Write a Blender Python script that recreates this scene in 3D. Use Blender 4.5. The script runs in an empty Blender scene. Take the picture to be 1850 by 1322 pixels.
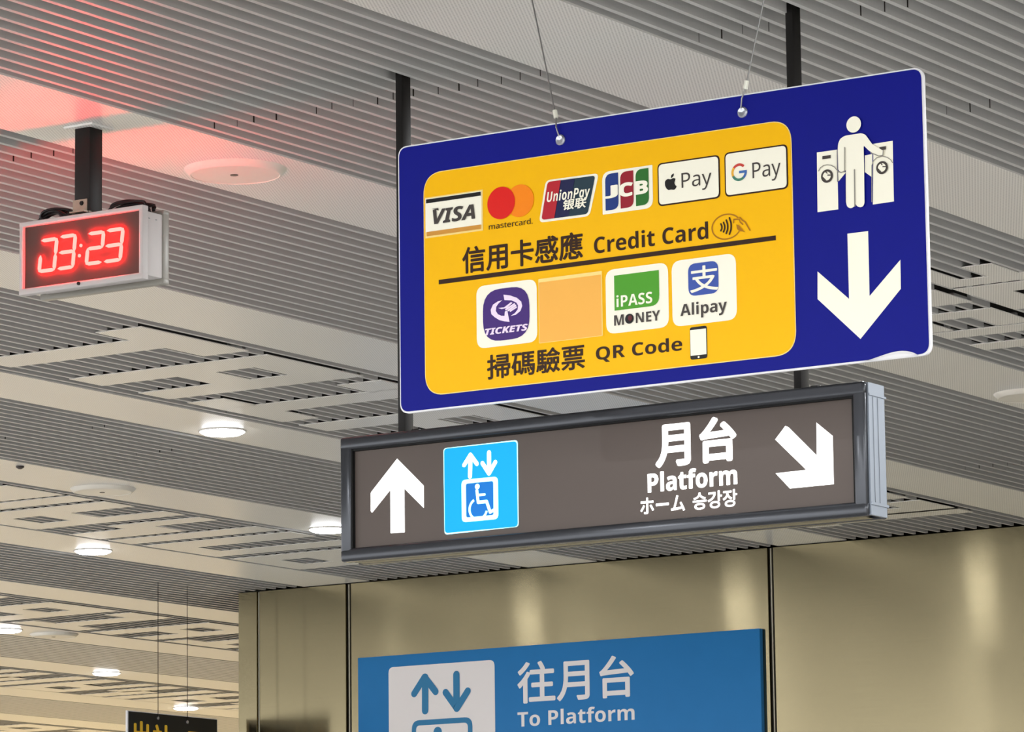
import bpy, bmesh, math, random
from mathutils import Vector, Matrix
from mathutils.geometry import tessellate_polygon

# ------------------------------------------------------------------ camera, world, exposure
sc = bpy.context.scene
COL = sc.collection
EYE = 1.55
F_PX, CX, CY = 7470.48, 925.0, 661.0
YAW, PITCH, ROLL = 0.57331076, 0.16305022, -0.01223621
_f = Vector((-math.sin(YAW), math.cos(YAW), 0)); _r = Vector((math.cos(YAW), math.sin(YAW), 0)); _u = Vector((0, 0, 1))
FWD = _f * math.cos(PITCH) + _u * math.sin(PITCH); _u2 = -_f * math.sin(PITCH) + _u * math.cos(PITCH)
RIGHT = _r * math.cos(ROLL) + _u2 * math.sin(ROLL); UP = -_r * math.sin(ROLL) + _u2 * math.cos(ROLL)
cam_d = bpy.data.cameras.new('camera'); cam = bpy.data.objects.new('camera', cam_d); COL.objects.link(cam)
cam_d.sensor_fit = 'HORIZONTAL'; cam_d.sensor_width = 36.0; cam_d.lens = F_PX / 1850 * 36.0
cam_d.clip_start = 0.05; cam_d.clip_end = 200
cam.matrix_world = Matrix(((RIGHT.x, UP.x, -FWD.x, 0), (RIGHT.y, UP.y, -FWD.y, 0), (RIGHT.z, UP.z, -FWD.z, EYE), (0, 0, 0, 1)))
sc.camera = cam
sc.view_settings.view_transform = 'Standard'; sc.view_settings.look = 'None'
sc.view_settings.gamma = 1.0; sc.view_settings.use_curve_mapping = False
sc.view_settings.exposure = 0.55
sc.cycles.use_denoising = True
sc.cycles.max_bounces = 8; sc.cycles.diffuse_bounces = 5; sc.cycles.glossy_bounces = 4
sc.cycles.sample_clamp_indirect = 6.0

W = bpy.data.worlds.new('hall_air'); sc.world = W; W.use_nodes = True
W.node_tree.nodes['Background'].inputs[0].default_value = (0.98, 0.99, 1.0, 1)
W.node_tree.nodes['Background'].inputs[1].default_value = 3.0

def lamp(x, y, z, watts, col, size=0.15, beam=180):
    l = bpy.data.lights.new('downlight_lamp', 'AREA'); l.shape = 'DISK'; l.size = size; l.energy = watts; l.color = col; l.spread = math.radians(beam)
    o = bpy.data.objects.new('downlight_lamp', l); COL.objects.link(o); o.location = (x, y, z); return o
CEIL = EYE + 2.2605
WHITE_L = (0.985, 0.99, 1.0); WARM_L = (1.0, 0.8, 0.48)
LAMP_W = 80.0
# rows of downlights of the hall that light the scene from outside the frame or behind the signs and the lift core
for x in (6.3, 3.5, 0.7, -2.1, -4.88, -7.7, -10.45, -13.1, -15.65, -18.3, -21.0):
    for y in (-3.2, -0.6, 2.0, 4.6, 7.0, 9.5):
        if (x, y) == (-7.7, 9.5) or (y > 4 and y < 8 and -8 < x < -2) or (y == 2.0 and -5 < x < -4): continue
        lamp(x, y, CEIL - 0.012, LAMP_W if x > -9 else LAMP_W * .55, WHITE_L, .15, 180 if x > -9 else 105)
for x, y in ((-3.4, 12.13), (-0.7, 12.13), (-10.45, 12.13), (-11.8, 12.13), (-13.1, 12.13), (-14.43, 12.13), (-15.65, 12.13), (-17.0, 12.13), (-15.65, 14.75), (-18.3, 14.75), (-18.3, 17.3), (-20.5, 19.65)):
    lamp(x, y, CEIL - 0.012, LAMP_W if x > -4 else LAMP_W * .5, WHITE_L, .15, 180 if x > -4 else 105)
for x in (-23.2, -20.9, -18.3, -15.6):
    for y in (24.6, 27.2, 29.8, 32.4):
        lamp(x, y, CEIL - 0.012, LAMP_W * 1.3, WARM_L)

# ------------------------------------------------------------------ picture measurements -> points on real planes
def ray(x, y):
    return RIGHT * ((x - CX) / F_PX) - UP * ((y - CY) / F_PX) + FWD
class Plane:
    """a vertical plane facing -Y (kind 'y') or +X (kind 'x'); u runs to the viewer's right, v is height"""
    def __init__(s, kind, c): s.kind, s.c = kind, c
    def uv(s, p):
        r = ray(*p)
        k = s.c / (r.y if s.kind == 'y' else r.x); q = r * k
        return Vector((q.x if s.kind == 'y' else q.y, q.z + EYE))
    def to3(s, u, v, off=0.0):
        return (u, s.c - off, v) if s.kind == 'y' else (s.c + off, u, v)
def crop(ox, oy, s): return lambda x, y: (x / s + ox, y / s + oy)

# ------------------------------------------------------------------ materials
def lin(c):
    f = lambda v: v / 12.92 if v <= 0.04045 else ((v + 0.055) / 1.055) ** 2.4
    return tuple(f(v / 255.0) for v in c) + (1.0,)
MATS = {}
def mat(name, rgb, rough=0.5, metal=0.0, spec=0.22, emit=None, estr=0.0, noise=0.0, nscale=30.0, coat=0.0):
    if name in MATS: return MATS[name]
    m = bpy.data.materials.new(name); m.use_nodes = True
    nt = m.node_tree; b = nt.nodes['Principled BSDF']
    c = lin(rgb)
    b.inputs['Base Color'].default_value = c
    b.inputs['Roughness'].default_value = rough; b.inputs['Metallic'].default_value = metal
    b.inputs['Specular IOR Level'].default_value = spec; b.inputs['Coat Weight'].default_value = coat
    if emit is not None:
        b.inputs['Emission Color'].default_value = lin(emit) if max(emit) > 1.5 else tuple(emit) + (1,)
        b.inputs['Emission Strength'].default_value = estr
    if noise > 0:
        tc = nt.nodes.new('ShaderNodeTexCoord'); n = nt.nodes.new('ShaderNodeTexNoise'); n.inputs['Scale'].default_value = nscale
        n.inputs['Detail'].default_value = 5
        mx = nt.nodes.new('ShaderNodeMix'); mx.data_type = 'RGBA'; mx.blend_type = 'MIX'
        k = 1 - noise
        mx.inputs[6].default_value = (c[0] * k, c[1] * k, c[2] * k, 1); mx.inputs[7].default_value = c
        nt.links.new(tc.outputs['Object'], n.inputs['Vector']); nt.links.new(n.outputs['Fac'], mx.inputs[0]); nt.links.new(mx.outputs[2], b.inputs['Base Color'])
    MATS[name] = m; return m

def perforated(name, rgb, pitch, hole, rough, dark):
    m = mat(name, rgb, rough, spec=0.5)
    nt = m.node_tree; b = nt.nodes['Principled BSDF']; c = lin(rgb)
    g = nt.nodes.new('ShaderNodeNewGeometry'); s = nt.nodes.new('ShaderNodeSeparateXYZ'); nt.links.new(g.outputs['Position'], s.inputs[0])
    def M(op, a, bb):
        n = nt.nodes.new('ShaderNodeMath'); n.operation = op
        for i, v in enumerate((a, bb)):
            if isinstance(v, (int, float)): n.inputs[i].default_value = v
            else: nt.links.new(v, n.inputs[i])
        return n.outputs[0]
    def cell(o, sh):
        t = M('ADD', M('MULTIPLY', o, 1.0 / pitch), sh)
        return M('SUBTRACT', M('FRACT', t, 0), 0.5)
    row = M('MULTIPLY', M('FRACT', M('MULTIPLY', M('FLOOR', M('MULTIPLY', s.outputs[1], 1.0 / pitch), 0), 0.5), 0), 1.0)
    fx = cell(s.outputs[0], row); fy = cell(s.outputs[1], 0.0)
    d = M('SQRT', M('ADD', M('MULTIPLY', fx, fx), M('MULTIPLY', fy, fy)), 0)
    sn = nt.nodes.new('ShaderNodeSeparateXYZ'); nt.links.new(g.outputs['True Normal'], sn.inputs[0])
    inside = M('MULTIPLY', M('LESS_THAN', d, hole), M('GREATER_THAN', M('ABSOLUTE', sn.outputs[2], 0), 0.5))
    mx = nt.nodes.new('ShaderNodeMix'); mx.data_type = 'RGBA'
    mx.inputs[6].default_value = c; mx.inputs[7].default_value = (c[0] * dark, c[1] * dark, c[2] * dark, 1)
    nt.links.new(inside, mx.inputs[0]); nt.links.new(mx.outputs[2], b.inputs['Base Color'])
    return m

M_band = perforated('perforated_white_metal', (230, 229, 224), 0.0085, 0.26, 0.32, 0.5)
M_slat = mat('grey_slat_paint', (192, 192, 189), 0.45, spec=0.4, noise=0.05, nscale=3)
M_dark = mat('plenum_black', (26, 25, 23), 0.9, noise=0.2, nscale=2)
M_floor = mat('granite_floor', (146, 144, 142), 0.25, noise=0.18, nscale=60)
M_white_pl = mat('white_plastic', (238, 238, 240), 0.3)
M_navy = mat('navy_print', (4, 14, 134), 0.45, spec=0.15, noise=0.06, nscale=12)
M_yel = mat('yellow_print', (254, 192, 0), 0.4, spec=0.15, noise=0.03, nscale=10)
M_cream = mat('cream_print', (254, 251, 232), 0.35)
M_pale = mat('pale_yellow_print', (255, 226, 140), 0.35)
M_tan = mat('tan_print', (212, 150, 62), 0.35)
M_stick = mat('sticker_orange', (252, 186, 84), 0.4, noise=0.03, nscale=20)
M_brown = mat('dark_brown_print', (50, 24, 2), 0.4)
M_line = mat('ochre_line', (172, 112, 8), 0.35)
M_black = mat('black_print', (24, 22, 22), 0.35)
M_gline = mat('grey_outline', (150, 146, 136), 0.4)
M_red = mat('red_print', (226, 28, 22), 0.35)
M_orange = mat('orange_print', (253, 138, 10), 0.35)
M_upred = mat('deep_red_print', (186, 36, 48), 0.35)
M_upblue = mat('dark_navy_print', (28, 32, 76), 0.35)
M_upteal = mat('slate_teal_print', (38, 60, 72), 0.35)
M_jblue = mat('royal_blue_print', (32, 58, 128), 0.35)
M_jred = mat('crimson_print', (152, 28, 44), 0.35)
M_jgreen = mat('leaf_green_print', (44, 112, 44), 0.35)
M_pgrey = mat('charcoal_print', (70, 64, 60), 0.35)
M_gblue = mat('logo_blue', (66, 108, 176), 0.35); M_gred = mat('logo_red', (206, 72, 62), 0.35)
M_gyel = mat('logo_yellow', (238, 178, 60), 0.35); M_ggrn = mat('logo_green', (70, 130, 110), 0.35)
M_purple = mat('purple_print', (74, 42, 128), 0.35, noise=0.25, nscale=9)
M_lav = mat('lavender_print', (246, 228, 250), 0.35)
M_green = mat('green_print', (78, 160, 40), 0.35)
M_ablue = mat('pale_royal_print', (62, 88, 172), 0.35)
M_maroon = mat('maroon_print', (96, 40, 44), 0.4)
M_gun = mat('gunmetal_frame', (66, 68, 72), 0.2, metal=0.5, noise=0.08, nscale=6)
M_alu = mat('brushed_aluminium', (138, 146, 156), 0.35, metal=0.4, noise=0.06, nscale=15)
M_aluedge = mat('aluminium_groove', (120, 126, 134), 0.4, metal=0.4)
M_post = mat('black_post_paint', (24, 22, 20), 0.5, noise=0.15, nscale=8)
M_inner = mat('black_reveal', (14, 14, 14), 0.6)
M_face = mat('brown_lightbox_face', (86, 77, 72), 0.4, spec=0.2, emit=(104, 94, 89), estr=0.07, noise=0.03, nscale=5)
M_glow = mat('lit_white_lettering', (250, 250, 250), 0.4, emit=(255, 255, 252), estr=1.0)
M_cyan = mat('lit_cyan', (0, 90, 140), 0.5, emit=(0, 188, 246), estr=0.55)
M_cyan_d = mat('lit_blue', (0, 90, 160), 0.4, emit=(0, 118, 210), estr=0.4)
M_cyan_l = mat('lit_pale_cyan', (190, 245, 255), 0.4, emit=(170, 240, 255), estr=0.8)
M_bsign = mat('blue_wall_print', (42, 124, 188), 0.5, spec=0.2, noise=0.08, nscale=10)
M_bsign2 = mat('white_wall_print', (236, 231, 229), 0.4)
M_bsym = mat('blue_symbol_print', (44, 122, 168), 0.35)
M_bs_black = mat('black_sign_print', (34, 34, 32), 0.4)
M_bs_yel = mat('yellow_lettering', (246, 200, 60), 0.4)
M_clock = mat('white_clock_case', (196, 192, 190), 0.6, noise=0.04, nscale=20)
M_clock2 = mat('grey_clock_rear', (150, 148, 140), 0.4)
M_lens = mat('smoked_red_lens', (78, 60, 54), 0.4, spec=0.3)
M_led = mat('red_led', (255, 60, 40), 0.4, emit=(1.0, 0.0042, 0.0036), estr=100.0)
M_cable = mat('black_cable', (28, 22, 22), 0.4)
M_plate = mat('aged_plate', (176, 160, 142), 0.45, metal=0.2, noise=0.3, nscale=60)
M_steelw = mat('steel_wire', (150, 150, 148), 0.35, metal=0.8)
M_crimp = mat('crimp_sleeve', (236, 236, 222), 0.3, metal=0.2)
M_grom = mat('nickel_grommet', (190, 194, 206), 0.25, metal=0.7)
M_spk = mat('white_speaker', (226, 222, 210), 0.35)
M_lampring = mat('downlight_ring', (215, 212, 205), 0.35)
M_lens_on = mat('downlight_lens', (255, 255, 255), 0.4, emit=(0.96, 0.97, 1.0), estr=18.0)
M_gap = mat('joint_shadow_gap', (40, 36, 30), 0.6)
M_joint = mat('joint_bead', (150, 146, 132), 0.35, metal=0.8)

def steel():
    m = mat('brushed_steel', (182, 166, 132), 0.09, metal=1.0)
    nt = m.node_tree; b = nt.nodes['Principled BSDF']; c = lin((140, 130, 102))
    tc = nt.nodes.new('ShaderNodeTexCoord'); mp = nt.nodes.new('ShaderNodeMapping'); mp.inputs['Scale'].default_value = (1.2, 1.2, 160)
    n = nt.nodes.new('ShaderNodeTexNoise'); n.inputs['Scale'].default_value = 3; n.inputs['Detail'].default_value = 4
    nt.links.new(tc.outputs['Object'], mp.inputs[0]); nt.links.new(mp.outputs[0], n.inputs['Vector'])
    mx = nt.nodes.new('ShaderNodeMix'); mx.data_type = 'RGBA'
    mx.inputs[6].default_value = (c[0] * .86, c[1] * .86, c[2] * .86, 1); mx.inputs[7].default_value = c
    nt.links.new(n.outputs['Fac'], mx.inputs[0]); nt.links.new(mx.outputs[2], b.inputs['Base Color'])
    # gently waving sheet, then fine horizontal brushing that tips the normal up and down
    n2 = nt.nodes.new('ShaderNodeTexNoise'); n2.inputs['Scale'].default_value = 1.6; n2.inputs['Detail'].default_value = 1
    mp2 = nt.nodes.new('ShaderNodeMapping'); mp2.inputs['Scale'].default_value = (1.0, 1.0, 0.35)
    nt.links.new(tc.outputs['Object'], mp2.inputs[0]); nt.links.new(mp2.outputs[0], n2.inputs['Vector'])
    bp = nt.nodes.new('ShaderNodeBump'); bp.inputs['Strength'].default_value = 0.2; bp.inputs['Distance'].default_value = 0.02
    nt.links.new(n2.outputs['Fac'], bp.inputs['Height'])
    def wn(k):
        a = nt.nodes.new('ShaderNodeVectorMath'); a.operation = 'SCALE'; a.inputs['Scale'].default_value = k; nt.links.new(tc.outputs['Object'], a.inputs[0])
        w = nt.nodes.new('ShaderNodeTexWhiteNoise'); w.noise_dimensions = '3D'; nt.links.new(a.outputs[0], w.inputs['Vector']); return w.outputs['Value']
    sub = nt.nodes.new('ShaderNodeMath'); sub.operation = 'SUBTRACT'; nt.links.new(wn(911.0), sub.inputs[0]); nt.links.new(wn(1373.0), sub.inputs[1])
    mu = nt.nodes.new('ShaderNodeMath'); mu.operation = 'MULTIPLY'; mu.inputs[1].default_value = 0.10; nt.links.new(sub.outputs[0], mu.inputs[0])
    cz = nt.nodes.new('ShaderNodeCombineXYZ'); nt.links.new(mu.outputs[0], cz.inputs[2])
    ad = nt.nodes.new('ShaderNodeVectorMath'); ad.operation = 'ADD'; nt.links.new(bp.outputs[0], ad.inputs[0]); nt.links.new(cz.outputs[0], ad.inputs[1])
    nm = nt.nodes.new('ShaderNodeVectorMath'); nm.operation = 'NORMALIZE'; nt.links.new(ad.outputs[0], nm.inputs[0]); nt.links.new(nm.outputs[0], b.inputs['Normal'])
    return m
M_steel = steel()

# ------------------------------------------------------------------ object helpers
ORG = {}
def tag(o, label=None, cat=None, group=None, kind=None):
    if label: o['label'] = label
    if cat: o['category'] = cat
    if group: o['group'] = group
    if kind: o['kind'] = kind
    return o
def thing(name, loc, label=None, cat=None, group=None, kind=None):
    o = bpy.data.objects.new(name, None); COL.objects.link(o); o.location = loc; o.empty_display_size = 0.05
    ORG[o.name] = Vector(loc)
    return tag(o, label, cat, group, kind)
def link(name, me, parent, label=None):
    o = bpy.data.objects.new(name, me); COL.objects.link(o)
    if parent is not None:
        org = ORG[parent.name]; me.transform(Matrix.Translation(-org)); o.parent = parent; ORG[o.name] = org
    else: ORG[o.name] = Vector((0, 0, 0))
    if label: o['label'] = label
    return o
class MB:
    """collects solid shapes (world coordinates) with material slots into one mesh"""
    def __init__(s): s.v, s.f, s.m, s.slots, s.smooth = [], [], [], [], []
    def slot(s, m):
        if m not in s.slots: s.slots.append(m)
        return s.slots.index(m)
    def add(s, verts, faces, m, smooth=False):
        o = len(s.v); k = s.slot(m); s.v += [tuple(p) for p in verts]
        for f in faces: s.f.append(tuple(o + i for i in f)); s.m.append(k); s.smooth.append(smooth)
    def box(s, a, b, m):
        x0, x1 = sorted((a[0], b[0])); y0, y1 = sorted((a[1], b[1])); z0, z1 = sorted((a[2], b[2]))
        V = [(x0, y0, z0), (x1, y0, z0), (x1, y1, z0), (x0, y1, z0), (x0, y0, z1), (x1, y0, z1), (x1, y1, z1), (x0, y1, z1)]
        s.add(V, [(0, 3, 2, 1), (4, 5, 6, 7), (0, 1, 5, 4), (1, 2, 6, 5), (2, 3, 7, 6), (3, 0, 4, 7)], m)
    def bevbox(s, a, b, r, m, n=3):
        bm = bmesh.new(); bmesh.ops.create_cube(bm, size=1)
        for v in bm.verts: v.co = Vector([(a[i] + b[i]) / 2 + v.co[i] * abs(b[i] - a[i]) for i in range(3)])
        bmesh.ops.bevel(bm, geom=bm.edges[:], offset=r, segments=n, profile=0.5, affect='EDGES')
        bm.verts.index_update(); s.add([v.co for v in bm.verts], [[v.index for v in f.verts] for f in bm.faces], m, True); bm.free()
    def tube(s, pts, r, m, n=10, cap=True):
        pts = [Vector(p) for p in pts]; rings = []
        for i, p in enumerate(pts):
            t = (pts[min(i + 1, len(pts) - 1)] - pts[max(i - 1, 0)]).normalized()
            a = t.cross(Vector((0, 0, 1))); a = a.normalized() if a.length > 0.05 else t.cross(Vector((0, 1, 0))).normalized()
            bb = t.cross(a); rr = r[i] if isinstance(r, (list, tuple)) else r
            rings.append([p + (a * math.cos(2 * math.pi * k / n) + bb * math.sin(2 * math.pi * k / n)) * rr for k in range(n)])
        V = [q for R_ in rings for q in R_]; F = []
        for i in range(len(rings) - 1):
            for k in range(n): F.append((i * n + k, i * n + (k + 1) % n, (i + 1) * n + (k + 1) % n, (i + 1) * n + k))
        if cap: F += [tuple(range(n))[::-1], tuple((len(rings) - 1) * n + k for k in range(n))]
        s.add(V, F, m, True)
    def lathe(s, c, prof, m, n=48, smooth=True, axis='z'):
        V, F = [], []
        for r, z in prof:
            for k in range(n):
                a = 2 * math.pi * k / n
                V.append((c[0] + r * math.cos(a), c[1] + r * math.sin(a), c[2] + z) if axis == 'z' else (c[0] + r * math.cos(a), c[1] + z, c[2] + r * math.sin(a)))
        L = len(prof)
        for i in range(L - 1):
            for k in range(n): F.append((i * n + k, i * n + (k + 1) % n, (i + 1) * n + (k + 1) % n, (i + 1) * n + k))
        F += [tuple(range(n)), tuple((L - 1) * n + k for k in range(n))]
        s.add(V, F, m, smooth)
    def build(s, name, parent=None, label=None, sharp=True):
        me = bpy.data.meshes.new(name); me.from_pydata(s.v, [], s.f)
        for m in s.slots: me.materials.append(m)
        for p, k, sm in zip(me.polygons, s.m, s.smooth): p.material_index = k; p.use_smooth = sm
        me.validate(); bm = bmesh.new(); bm.from_mesh(me); bmesh.ops.recalc_face_normals(bm, faces=bm.faces[:]); bm.to_mesh(me); bm.free()
        if any(s.smooth): me.set_sharp_from_angle(angle=math.radians(40))
        return link(name, me, parent, label)

# ---- flat print on a plane (ink and film layers on a sign face)
TEXT = {}
def sans(t, k):      # plain, bold or slanted sans letterforms
    A, a = {'r': (0x1D5A0, 0x1D5BA), 'b': (0x1D5D4, 0x1D5EE), 'i': (0x1D608, 0x1D622), 'bi': (0x1D63C, 0x1D656)}[k]
    return ''.join(chr(A + ord(c) - 65) if 'A' <= c <= 'Z' else chr(a + ord(c) - 97) if 'a' <= c <= 'z' else c for c in t)
def glyphs(body, bold=0.0, face='r'):
    k = (body, bold, face)
    if k in TEXT: return TEXT[k]
    c = bpy.data.curves.new('lettering', 'FONT'); c.body = sans(body, face); c.resolution_u = 6
    o = bpy.data.objects.new('lettering', c); COL.objects.link(o); bpy.context.view_layer.update()
    me = bpy.data.meshes.new_from_object(o.evaluated_get(bpy.context.evaluated_depsgraph_get()))
    V = [(v.co.x, v.co.y, 0.0) for v in me.vertices]; Fs = [tuple(p.vertices) for p in me.polygons]
    bpy.data.objects.remove(o); bpy.data.curves.remove(c); bpy.data.meshes.remove(me)
    if bold > 0:      # heavier weight: the outline repeated in a small ring
        V0, F0 = V, Fs; V, Fs = [], []
        for a in range(9):
            dx, dy = (0, 0) if a == 8 else (bold * math.cos(a * math.pi / 4), bold * math.sin(a * math.pi / 4))
            o_ = len(V); V += [(x + dx, y + dy, a * 2.5e-5) for x, y, z in V0]; Fs += [tuple(i + o_ for i in f) for f in F0]
    TEXT[k] = (V, Fs); return TEXT[k]
def round_poly(pts, r, n=6):
    out = []; N = len(pts); rs = r if isinstance(r, (list, tuple)) else [r] * N
    for i in range(N):
        p = Vector(pts[i]); a = Vector(pts[i - 1]); b = Vector(pts[(i + 1) % N]); rr = rs[i]
        if rr <= 0: out.append(p); continue
        da = (a - p); db = (b - p); rr = min(rr, da.length * .49, db.length * .49)
        A = p + da.normalized() * rr; B = p + db.normalized() * rr
        for k in range(n + 1):
            t = k / n; out.append(A * (1 - t) ** 2 + p * 2 * t * (1 - t) * 1.0 + B * t * t)
    return out
class Print:
    STEP = 0.0008
    def __init__(s, plane, base=0.0): s.P, s.base, s.mb, s.cnt = plane, base, MB(), 0
    def poly(s, uv, m, layer):
        uv = [Vector(p) for p in uv]
        off = s.base + layer * s.STEP
        tri = tessellate_polygon([[Vector((p.x, p.y, 0)) for p in uv]])
        s._put(uv, tri, m, off)
    def _put(s, uv, faces, m, off):
        s.cnt += 1; off += s.cnt * 1.6e-5; fs = []
        for f in faces:
            a, b, c = (Vector(uv[f[0]][:2]), Vector(uv[f[1]][:2]), Vector(uv[f[2]][:2]))
            ar = (b - a).cross(c - a) if len(f) == 3 else sum(Vector(uv[f[i]][:2]).cross(Vector(uv[f[(i + 1) % len(f)]][:2])) for i in range(len(f)))
            fs.append(tuple(f) if ar >= 0 else tuple(reversed(f)))
        s.mb.add([s.P.to3(p[0], p[1], off + (p[2] if len(p) > 2 else 0.0)) for p in uv], fs, m)
    def px(s, pts, m, layer, r=0.0, n=6):
        uv = [s.P.uv(p) for p in pts]
        if r or isinstance(r, (list, tuple)): uv = round_poly(uv, r, n)
        s.poly(uv, m, layer)
    def ell(s, c, rx, rz, m, layer, n=40):
        s.poly([(c[0] + rx * math.cos(2 * math.pi * k / n), c[1] + rz * math.sin(2 * math.pi * k / n)) for k in range(n)], m, layer)
    def disc(s, cpx, epx, m, layer):
        c = s.P.uv(cpx); r = (s.P.uv(epx) - c).length; s.ell(c, r, r, m, layer); return c, r
    def stroke_uv(s, pts, w, m, layer, caps=True):
        pts = [Vector(p) for p in pts]
        for a, b in zip(pts, pts[1:]):
            d = (b - a)
            if d.length < 1e-6: continue
            nrm = Vector((-d.y, d.x)).normalized() * w / 2
            s.poly([a - nrm, b - nrm, b + nrm, a + nrm], m, layer)
        for i, p in enumerate(pts):
            if caps or 0 < i < len(pts) - 1: s.ell(p, w / 2, w / 2, m, layer + (0.02 if i else 0.01), 16)
    def stroke(s, pts, wpx, m, layer, caps=True):
        uv = [s.P.uv(p) for p in pts]
        w = (s.P.uv((pts[0][0], pts[0][1] + wpx)) - uv[0]).length
        s.stroke_uv(uv, w, m, layer, caps)
    def arc(s, c, rx, rz, a0, a1, w, m, layer, n=24):
        P_ = [(c[0] + rx * math.cos(math.radians(a0 + (a1 - a0) * k / n)), c[1] + rz * math.sin(math.radians(a0 + (a1 - a0) * k / n))) for k in range(n + 1)]
        o, i = [], []
        for k in range(n + 1):
            a = math.radians(a0 + (a1 - a0) * k / n)
            o.append(Vector((c[0] + (rx + w / 2) * math.cos(a), c[1] + (rz + w / 2) * math.sin(a))))
            i.append(Vector((c[0] + (rx - w / 2) * math.cos(a), c[1] + (rz - w / 2) * math.sin(a))))
        uv = o + i; N = n + 1
        s._put(uv, [(k, k + 1, N + k + 1, N + k) for k in range(n)], m, s.base + layer * s.STEP)
    def text(s, body, L, R, T, B, m, layer, bold=0.0, shear=0.0, face='r'):
        V, Fs = glyphs(body, bold, face)
        V = [Vector((x + shear * y, y, z)) for x, y, z in V]
        x0 = min(v.x for v in V); x1 = max(v.x for v in V); y0 = min(v.y for v in V); y1 = max(v.y for v in V)
        u0, u1, v1, v0 = s.P.uv(L).x, s.P.uv(R).x, s.P.uv(T).y, s.P.uv(B).y
        uv = [Vector((u0 + (v.x - x0) / (x1 - x0) * (u1 - u0), v0 + (v.y - y0) / (y1 - y0) * (v1 - v0), v.z)) for v in V]
        s._put(uv, Fs, m, s.base + layer * s.STEP)
    def build(s, name, parent, label=None):
        me = bpy.data.meshes.new(name); me.from_pydata(s.mb.v, [], s.mb.f)
        for m in s.mb.slots: me.materials.append(m)
        for p, k in zip(me.polygons, s.mb.m): p.material_index = k
        return link(name, me, parent, label)

# ------------------------------------------------------------------ floor
fl = MB(); fl.box((-40, -25, -0.2), (22, 45, 0.0), M_floor)
tag(fl.build('floor'), 'pale granite hall floor', 'floor', kind='structure')

M_block = mat('beige_light_block', (152, 147, 137), 0.5, noise=0.08, nscale=4)  # unseen walls added to keep world light off the far ceiling and clock side
for nm, a, b in (('light_block_right', (8.15, -5, 0), (8.4, 38, CEIL + .5)), ('light_block_left', (-24.6, 13, 0), (-24.3, 38, CEIL + .5)), ('light_block_far', (-24.6, 38.1, 0), (8.4, 38.4, CEIL + .5))):
    q = MB(); q.box(a, b, M_block); tag(q.build(nm), 'unseen plain beige wall added to block light', 'wall', kind='structure')

# ------------------------------------------------------------------ ceiling
WALL_Y, WALL_X = 16.58, -12.356
YN, YF = -5.0, 38.0
ceiling = thing('ceiling', (0, 0, CEIL), 'white metal strip ceiling with grey slats', 'ceiling', kind='structure')
BANDS = [(8.0, 7.62), (6.61, 6.235), (5.2, 4.83), (3.8, 3.43), (2.4, 2.03), (1.0, 0.63), (-0.4, -0.775), (-1.83, -2.2), (-3.26, -3.635),
         (-4.685, -5.070), (-6.122, -6.495), (-7.512, -7.887), (-8.897, -9.252), (-10.237, -10.625), (-11.550, -11.945), (-12.925, -13.270),
         (-14.215, -14.60), (-15.450, -15.83), (-16.74, -17.12), (-18.05, -18.43), (-19.35, -19.73), (-20.65, -21.03), (-21.95, -22.33), (-23.25, -23.63)]
PITCH_S, SL_W, SL_H = 0.0615, 0.014, 0.036
def y_end(x): return WALL_Y - 0.012 if x > WALL_X else YF
for a, b in BANDS:
    q = MB(); ye = y_end(b)
    if a > WALL_X > b:
        q.box((WALL_X, YN, CEIL), (a, WALL_Y - 0.004, CEIL + 0.005), M_band); q.box((b, YN, CEIL), (WALL_X, YF, CEIL + 0.005), M_band)
    else:
        q.box((b, YN, CEIL), (a, ye + 0.008 if ye < YF else ye, CEIL + 0.005), M_band)
        for e in (a - 0.003, b): q.box((e, YN, CEIL + 0.005), (e + 0.003, ye, CEIL + 0.05), M_slat)
    q.build('ceiling_panel_strip', ceiling)

def pat34(y):   # one repeat (1.33 m) of the maze-like grille, columns 0..4 counted away from the viewer
    return [(0, 5, y, y + .18), (0, 1, y + .18, y + .38), (2, 3, y + .18, y + .38), (0, 5, y + .38, y + .56), (0, 1, y + .66, y + .85), (4, 5, y + .66, y + .85),
            (0, 5, y + .845, y + 1.02), (4, 5, y + 1.02, y + 1.22)]
def pat56(y):
    return [(0, 5, y, y + .19), (2, 3, y + .19, y + .39), (4, 5, y + .19, y + .39), (0, 5, y + .39, y + .53), (0, 3, y + .63, y + .80), (2, 5, y + .76, y + .96), (0, 5, y + 1.02, y + 1.20)]
GRILLES = {}   # bay index (band i to band i+1) -> white rectangles (x0, x1, y0, y1)
def cols(x0, w): return lambda c: x0 - c * w
def rects(lst, cx): return [(cx(b), cx(a) + (.022 if a == 0 else 0), y0, y1) for a, b, y0, y1 in lst]
c34 = cols(-7.995, 0.1625)
R34 = rects([(0, 5, 10.37, 10.55), (0, 1, 10.19, 10.37), (0, 1, 10.55, 10.76), (0, 5, 10.86, 11.04), (0, 1, 11.04, 11.24), (2, 3, 11.04, 11.24), (0, 5, 11.24, 11.415),
             (0, 1, 11.52, 11.71), (4, 5, 11.52, 11.71), (0, 5, 11.705, 11.88), (4, 5, 11.88, 12.09)], c34)
for k in range(3): R34 += rects(pat34(12.195 + 1.33 * k), c34)
R34 += rects([(0, 5, 16.02 - .18, 16.02)], c34)
c56 = cols(-10.72, 0.16)
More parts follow.
